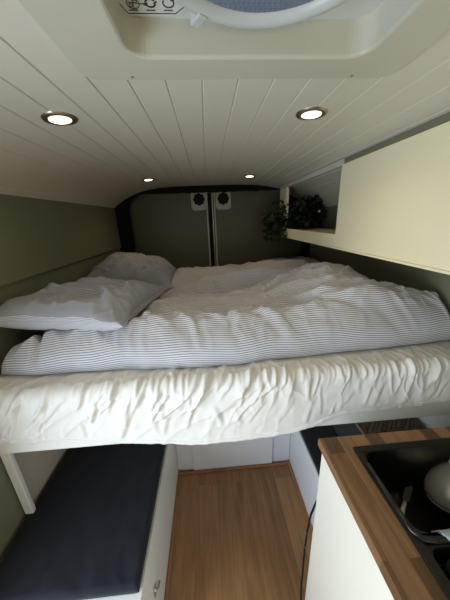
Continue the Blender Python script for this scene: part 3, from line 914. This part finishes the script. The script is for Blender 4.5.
def basket():
    x0, x1, y0, y1, z0, z1 = .625, .885, .735, 1.06, .384, .600
    t = thing('storage_basket', ((x0 + x1) / 2, (y0 + y1) / 2, z0), 'dark brown diamond woven basket on the right bench under the bed', 'basket')
    obj('body', bx(NB(), x0 + .004, x1 - .004, y0 + .004, y1 - .004, z0, z1 - .012, .008), M_cushr, t)
    bm = NB()
    # diamond weave on the lid: two families of over-and-under strands
    p = .021
    def strand(a, b):
        a, b = Vector(a), Vector(b); n = max(2, int((b - a).length / .004))
        pts = []
        for k in range(n + 1):
            q = a.lerp(b, k / n); ph = (q.x - q.y) if (b.x - a.x) * (b.y - a.y) > 0 else (q.x + q.y)
            q2 = q.copy(); q2.z = z1 - .004 + .0026 * math.sin(PI * ((q.x + (q.y if (b.y - a.y) * (b.x - a.x) > 0 else -q.y)) / p) + (0 if (b.y - a.y) * (b.x - a.x) > 0 else PI / 2))
            pts.append(q2)
        tube(bm, pts, .0046, 6)
    W, H = x1 - x0, y1 - y0
    k = -int(H / p)
    while k * p < W:
        xa = x0 + k * p
        # slope +1
        s0 = max(0, x0 - xa); s1 = min(H, x1 - xa)
        if s1 - s0 > .008: strand((xa + s0, y0 + s0, 0), (xa + s1, y0 + s1, 0))
        # slope -1
        if s1 - s0 > .008: strand((xa + s0, y1 - s0, 0), (xa + s1, y1 - s1, 0))
        k += 1
    obj('woven_lid', bm, M_basket, t, True)
    bm = NB()
    tube(bm, [(x0, y0, z1 - .004), (x1, y0, z1 - .004), (x1, y1, z1 - .004), (x0, y1, z1 - .004), (x0, y0, z1 - .004)], .006, 8)
    obj('rim', bm, M_basket, t, True)
basket()

# ------------------------------------------------------------------ end unit under the bed + skirting
def end_unit():
    t = thing('storage_cabinet', (.085, 1.20, 0), 'low white cabinet closing the aisle under the bed', 'cabinet')
    obj('carcass', bx(NB(), -.266, .442, 1.152, 1.45, .0, .60, .0015), M_bluewhite, t)
    d = obj('door', bx(NB(), -.168, .327, 1.136, 1.1515, .012, .56, .0015), M_bluewhite, t)
    d['label'] = 'raised white centre door panel'
end_unit()
def skirting(name, x0, x1, y0, y1):
    tag(box(name, x0, x1, y0, y1, 0.0005, .012, M_trimwood, bev=.003), kind='structure')
skirting('baseboard_rear', -.252, .428, 1.122, 1.1355)
skirting('baseboard_left', -.267, -.253, .41, 1.150)
skirting('baseboard_right', .429, .443, .60, 1.150)

# ------------------------------------------------------------------ kitchen
WT, WB = .865, .837
SX0, SX1, SY0, SY1 = .377, .845, .020, .508
def kitchen():
    t = thing('kitchen_cabinet', (.6, -.2, 0), 'warm white kitchen cabinet under the wooden worktop', 'cabinet')
    x0, x1, y0, y1 = .308, .922, -1.0, .540
    obj('side_panel', bx(NB(), x0, x0 + .016, y0, y1, .0, WB - .0005, .0015), M_kit, t)
    obj('end_panel', bx(NB(), x0 + .017, x1, y1 - .016, y1, .0, WB - .0005, .0015), M_kit, t)
    obj('end_panel', bx(NB(), x0 + .017, x1, y0, y0 + .016, .0, WB - .0005, .0015), M_kit, t)
    obj('bottom_board', bx(NB(), x0 + .017, x1, y0 + .017, y1 - .017, .05, .066, .0015), M_cream, t)
    # worktop with the sink cut-out
    bm = NB()
    X0, X1, Y0, Y1 = .297, .922, -1.0, .548
    hx0, hx1, hy0, hy1 = SX0 + .006, SX1 - .006, SY0 + .006, SY1 - .006
    lo = [(X0, Y0), (hx0, hy0)]
    outer = [Vector((X1, Y1, 0)), Vector((X0, Y1, 0)), Vector((X0, Y0, 0)), Vector((X1, Y0, 0))]
    inner = [Vector((hx1, hy1, 0)), Vector((hx0, hy1, 0)), Vector((hx0, hy0, 0)), Vector((hx1, hy0, 0))]
    def sh(L, d): 
        c = Vector(((X0 + X1) / 2, (Y0 + Y1) / 2, 0)); return [Vector((p.x + (d if p.x < c.x else -d), p.y + (d if p.y < c.y else -d), 0)) for p in L]
    def z(L, h): return [Vector((p.x, p.y, h)) for p in L]
    loft(bm, [z(inner, WB), z(sh(outer, .002), WB), z(outer, WB + .002), z(outer, WT - .002), z(sh(outer, .002), WT), z(inner, WT), z(inner, WB)])
    bmesh.ops.remove_doubles(bm, verts=bm.verts, dist=1e-5)
    o = obj('worktop', bm, M_top)
    tag(o, 'brown butcher block worktop around the black sink', 'worktop')
    # sink
    t = thing('kitchen_sink', ((SX0 + SX1) / 2, (SY0 + SY1) / 2, WT), 'black composite kitchen sink with two bowls, set in the worktop', 'sink')
    bm = NB()
    B1 = (.393, .805, .300, .490); B2 = (.397, .805, .045, .278)
    zt = WT + .004
    # rim: ring around + divider, built of lofted loops
    O = rrect(SX0, SX1, SY0, SY1, 0, .014, 6)
    loft(bm, [z(O, WT + .0003), z(O, WT + .003), z([Vector((p.x + (.002 if p.x < .6 else -.002), p.y + (.002 if p.y < .26 else -.002), 0)) for p in O], zt)])
    def plate(xa, xb, ya, yb):
        q = [Vector((xa, ya, zt)), Vector((xb, ya, zt)), Vector((xb, yb, zt)), Vector((xa, yb, zt))]
        loft(bm, [q, [p - Vector((0, 0, .004)) for p in q]], cap0=True)
    e = .002
    plate(SX0 + e, SX1 - e, B1[3], SY1 - e); plate(SX0 + e, SX1 - e, SY0 + e, B2[2])
    plate(SX0 + e, B1[0], B1[2], B1[3]); plate(B1[1], SX1 - e, B2[2], B1[3])
    plate(SX0 + e, B2[0], B2[2], B1[2]); 
    obj('rim', bm, M_sink, t)
    def bowl(B, dep, r, nm):
        bm = NB()
        def rr(d, zz, rad): return rrect(B[0] + d, B[1] - d, B[2] + d, B[3] - d, zz, rad, 8)
        # small filler corners so that the rounded bowl meets the square cut-out
        sq = []
        for p in rr(0, zt, r):
            sq.append(Vector((B[0] if p.x < (B[0] + B[1]) / 2 else B[1], p.y, zt)) if abs(p.x - (B[0] if p.x < (B[0] + B[1]) / 2 else B[1])) < r else Vector((p.x, B[2] if p.y < (B[2] + B[3]) / 2 else B[3], zt)))
        loft(bm, [sq, rr(0, zt, r), rr(.0015, zt - .004, r), rr(.006, zt - dep * .6, r), rr(.010, zt - dep + .02, r), rr(.018, zt - dep + .006, r), rr(.035, zt - dep, r)], cap1=True)
        return obj(nm, bm, M_sink, t, True)
    bowl(B1, .165, .030, 'bowl'); bowl(B2, .110, .020, 'bowl')
    bm = NB()
    tube(bm, [(SX0 + .010, .452, zt + .001), (SX0 + .010, .330, zt + .001), (SX0 + .012, .306, zt + .001), (SX0 + .022, .292, zt + .001), (SX0 + .045, .286, zt + .001), (.60, .286, zt + .001), (.81, .286, zt + .001)], .0065, 10)
    obj('divider', bm, M_sink, t, True)
    bm = NB(); bx(bm, B2[0] - .002, B2[1] + .004, B2[3], B1[2], zt - .05, zt - .004, .004); obj('divider_wall', bm, M_sink, t)
    # things in the sink
    bt = zt - .165
    t = thing('table_knife', (.52, .44, bt), 'small knife with a pale handle lying in the black sink', 'knife')
    bm = NB()
    a, b_ = Vector((.470, .405, bt + .009)), Vector((.517, .446, bt + .011))
    tube(bm, [a, a.lerp(b_, .15), a.lerp(b_, .6), b_], [.004, .0065, .006, .0045], 10)
    obj('handle', bm, M_pot, t, True)['label'] = 'pale handle'
    bm = NB()
    d = (b_ - a).normalized(); s = Vector((-d.y, d.x, 0)); up = Vector((0, 0, 1))
    prof = [(0, .004), (.01, .008), (.05, .009), (.075, .006), (.085, .001)]
    L = []
    for u, w in prof:
        c = b_ + d * u + up * (.010 * u / .085)
        L.append([c + s * w + up * .0006, c - s * w + up * .0006, c - s * w - up * .0006, c + s * w - up * .0006])
    loft(bm, L, cap0=True, cap1=True)
    obj('blade', bm, M_dark, t)
    t = thing('pan_lid', (.66, .40, bt), 'shiny domed steel lid with a pale knob standing in the sink', 'pan lid')
    Mx = Matrix.Rotation(-.50, 3, 'X') @ Matrix.Rotation(-.25, 3, 'Y')
    c = (.655, .415, .792)
    prof = []
    for k in range(15):
        a = PI / 2 * k / 14; prof.append((.098 * math.cos(a) + .0004, .052 * math.sin(a)))
    bm = NB(); lathe(bm, [(.098, -.0), (.101, -.003), (.101, -.006), (.096, -.006), (.094, -.002)][::-1] + prof, c, 64, Mx, cap1=True)
    obj('dome', bm, M_lid, t, True)
    bm = NB(); lathe(bm, [(.006, .050), (.006, .058), (.015, .062), (.017, .070), (.012, .077), (.0005, .079)], c, 24, Mx, cap1=True)
    obj('knob', bm, M_pot, t, True)['label'] = 'pale round knob'
    # dish rack basket in the second bowl
    t = thing('drainer_basket', (.6, .16, zt - .11), 'black wire drainer basket in the nearer sink bowl', 'basket')
    bm = NB()
    q = (.412, .785, .065, .262); zz = .838
    for k in range(21):
        xx = q[0] + (q[1] - q[0]) * k / 20; tube(bm, [(xx, q[2], zz), (xx, q[3], zz)], .0022, 5)
    for k in range(11):
        yy = q[2] + (q[3] - q[2]) * k / 10; tube(bm, [(q[0], yy, zz + .003), (q[1], yy, zz + .003)], .0022, 5)
    obj('mesh', bm, M_blackp, t)
    bm = NB(); loft(bm, [rrect(*q, zt - .110 + .001, .02), rrect(*q, zz + .022, .02), rrect(q[0] + .003, q[1] - .003, q[2] + .003, q[3] - .003, zz + .022, .02), rrect(q[0] + .003, q[1] - .003, q[2] + .003, q[3] - .003, zz - .02, .02)])
    obj('frame', bm, M_blackp, t)
    # dishcloth over the divider
    P = []
    nu, nv = 40, 44
    for i in range(nu + 1):
        u = i / nu
        row = []
        for j in range(nv + 1):
            v = j / nv
            x = .440 + .15 * u + .012 * nz(u * 3, v * 3, 4)
            if v < .40:
                w = v / .4; y = .312 - (.312 - .286) * w; z_ = (zt + .0125) - .034 * (1 - w) ** 1.5
            else:
                w = (v - .4) / .6; a = w
                y = .286 - .042 * (1 - math.cos(min(1, a * 1.6) * PI / 2)); z_ = (zt + .0125) - .034 * a ** 1.3
                x += .035 * a * (1 - u)
            z_ += .003 * nz(u * 7, v * 5, 8) + .002
            row.append(Vector((x, y, z_)))
        P.append(row)
    me = grid_mesh('dishcloth', P)
    o = link('dishcloth', me, M_dcloth, smooth=True)
    sm = o.modifiers.new('thick', 'SOLIDIFY'); sm.thickness = .004; sm.offset = 1
    tag(o, 'pale blue grey dishcloth draped over the sink divider', 'dishcloth')
kitchen()

def cable():
    bm = NB()
    pts = [(.340, .562, .640), (.330, .563, .590), (.319, .565, .540), (.309, .566, .49), (.302, .566, .40), (.298, .563, .30), (.295, .556, .20), (.292, .547, .10), (.289, .533, .03), (.288, .510, .006), (.288, .44, .004), (.294, .30, .004)]
    fine = []
    for i in range(len(pts) - 1):
        for k in range(4):
            fine.append(Vector(pts[i]).lerp(Vector(pts[i + 1]), k / 4))
    fine.append(Vector(pts[-1]))
    tube(bm, fine, .0035, 8)
    o = obj('power_cable', bm, M_blackp, smooth=True)
    tag(o, 'thin black cable hanging beside the end of the kitchen cabinet', 'cable')
cable()

# ------------------------------------------------------------------ light
W = bpy.data.worlds.new('World'); S.world = W; W.use_nodes = True
nt = W.node_tree; N, L = nt.nodes, nt.links
bg = N['Background']
tc = N.new('ShaderNodeTexCoord'); sp = N.new('ShaderNodeSeparateXYZ'); cr = N.new('ShaderNodeValToRGB')
mr = N.new('ShaderNodeMapRange'); mr.inputs[1].default_value = -1; mr.inputs[2].default_value = 1
L.new(tc.outputs['Generated'], sp.inputs[0]); L.new(sp.outputs['Z'], mr.inputs[0]); L.new(mr.outputs[0], cr.inputs['Fac'])
e = cr.color_ramp.elements
e[0].position = 0.0; e[0].color = (0.32, 0.28, 0.21, 1)
e[1].position = 1.0; e[1].color = (0.50, 0.68, 1.0, 1)
k = e.new(0.48); k.color = (0.36, 0.32, 0.25, 1)
k = e.new(0.52); k.color = (0.95, 0.98, 1.0, 1)
L.new(cr.outputs['Color'], bg.inputs['Color']); bg.inputs['Strength'].default_value = 0.45

def area(name, loc, target, sx, sy, col, w, spread=180):
    ld = bpy.data.lights.new(name, 'AREA'); ld.shape = 'RECTANGLE'; ld.size = sx; ld.size_y = sy
    ld.color = col; ld.energy = w; ld.spread = math.radians(spread)
    o = bpy.data.objects.new(name, ld); COL.objects.link(o); o.location = loc
    d = Vector(target) - Vector(loc); o.rotation_euler = d.to_track_quat('-Z', 'Y').to_euler()
    return o
# daylight through the open sliding door (left), plus fills added at the low opening (behind)
area('sliding_door_daylight', (-.90, -.16, .86), (.6, .02, .80), .8, 1.0, (0.79, 0.895, 1.0), 22)
area('front_fill', (-.30, YF - .08, .85), (-.2, 0, .85), .70, .58, (0.88, 0.94, 1.0), 1.5)
area('front_fill', (.45, YF - .08, .85), (.45, 0, .85), .70, .58, (1.0, 0.82, 0.52), 6)  # added warm fill, tints the right side

# ------------------------------------------------------------------ camera
F = 245.0; pitch, yaw, roll = 0.3197, 0.0590, -0.0390
cp_, sp_ = math.cos(pitch), math.sin(pitch); cy_, sy_ = math.cos(yaw), math.sin(yaw)
fw = Vector((sy_ * cp_, cy_ * cp_, -sp_)); rt = Vector((cy_, -sy_, 0)); up = rt.cross(fw)
c_, s_ = math.cos(roll), math.sin(roll)
R_, U_ = c_ * rt + s_ * up, -s_ * rt + c_ * up
cam = bpy.data.cameras.new('camera'); co = bpy.data.objects.new('camera', cam); COL.objects.link(co)
co.matrix_world = Matrix(((R_.x, U_.x, -fw.x, 0), (R_.y, U_.y, -fw.y, 0), (R_.z, U_.z, -fw.z, 1.5), (0, 0, 0, 1)))
cam.sensor_fit = 'VERTICAL'; cam.sensor_height = 36; cam.lens = F * 36 / 600
cam.clip_start = 0.01
S.camera = co
S.view_settings.view_transform = 'Standard'; S.view_settings.look = 'None'
S.view_settings.exposure = 0.15; S.view_settings.gamma = 1.0; S.view_settings.use_curve_mapping = False
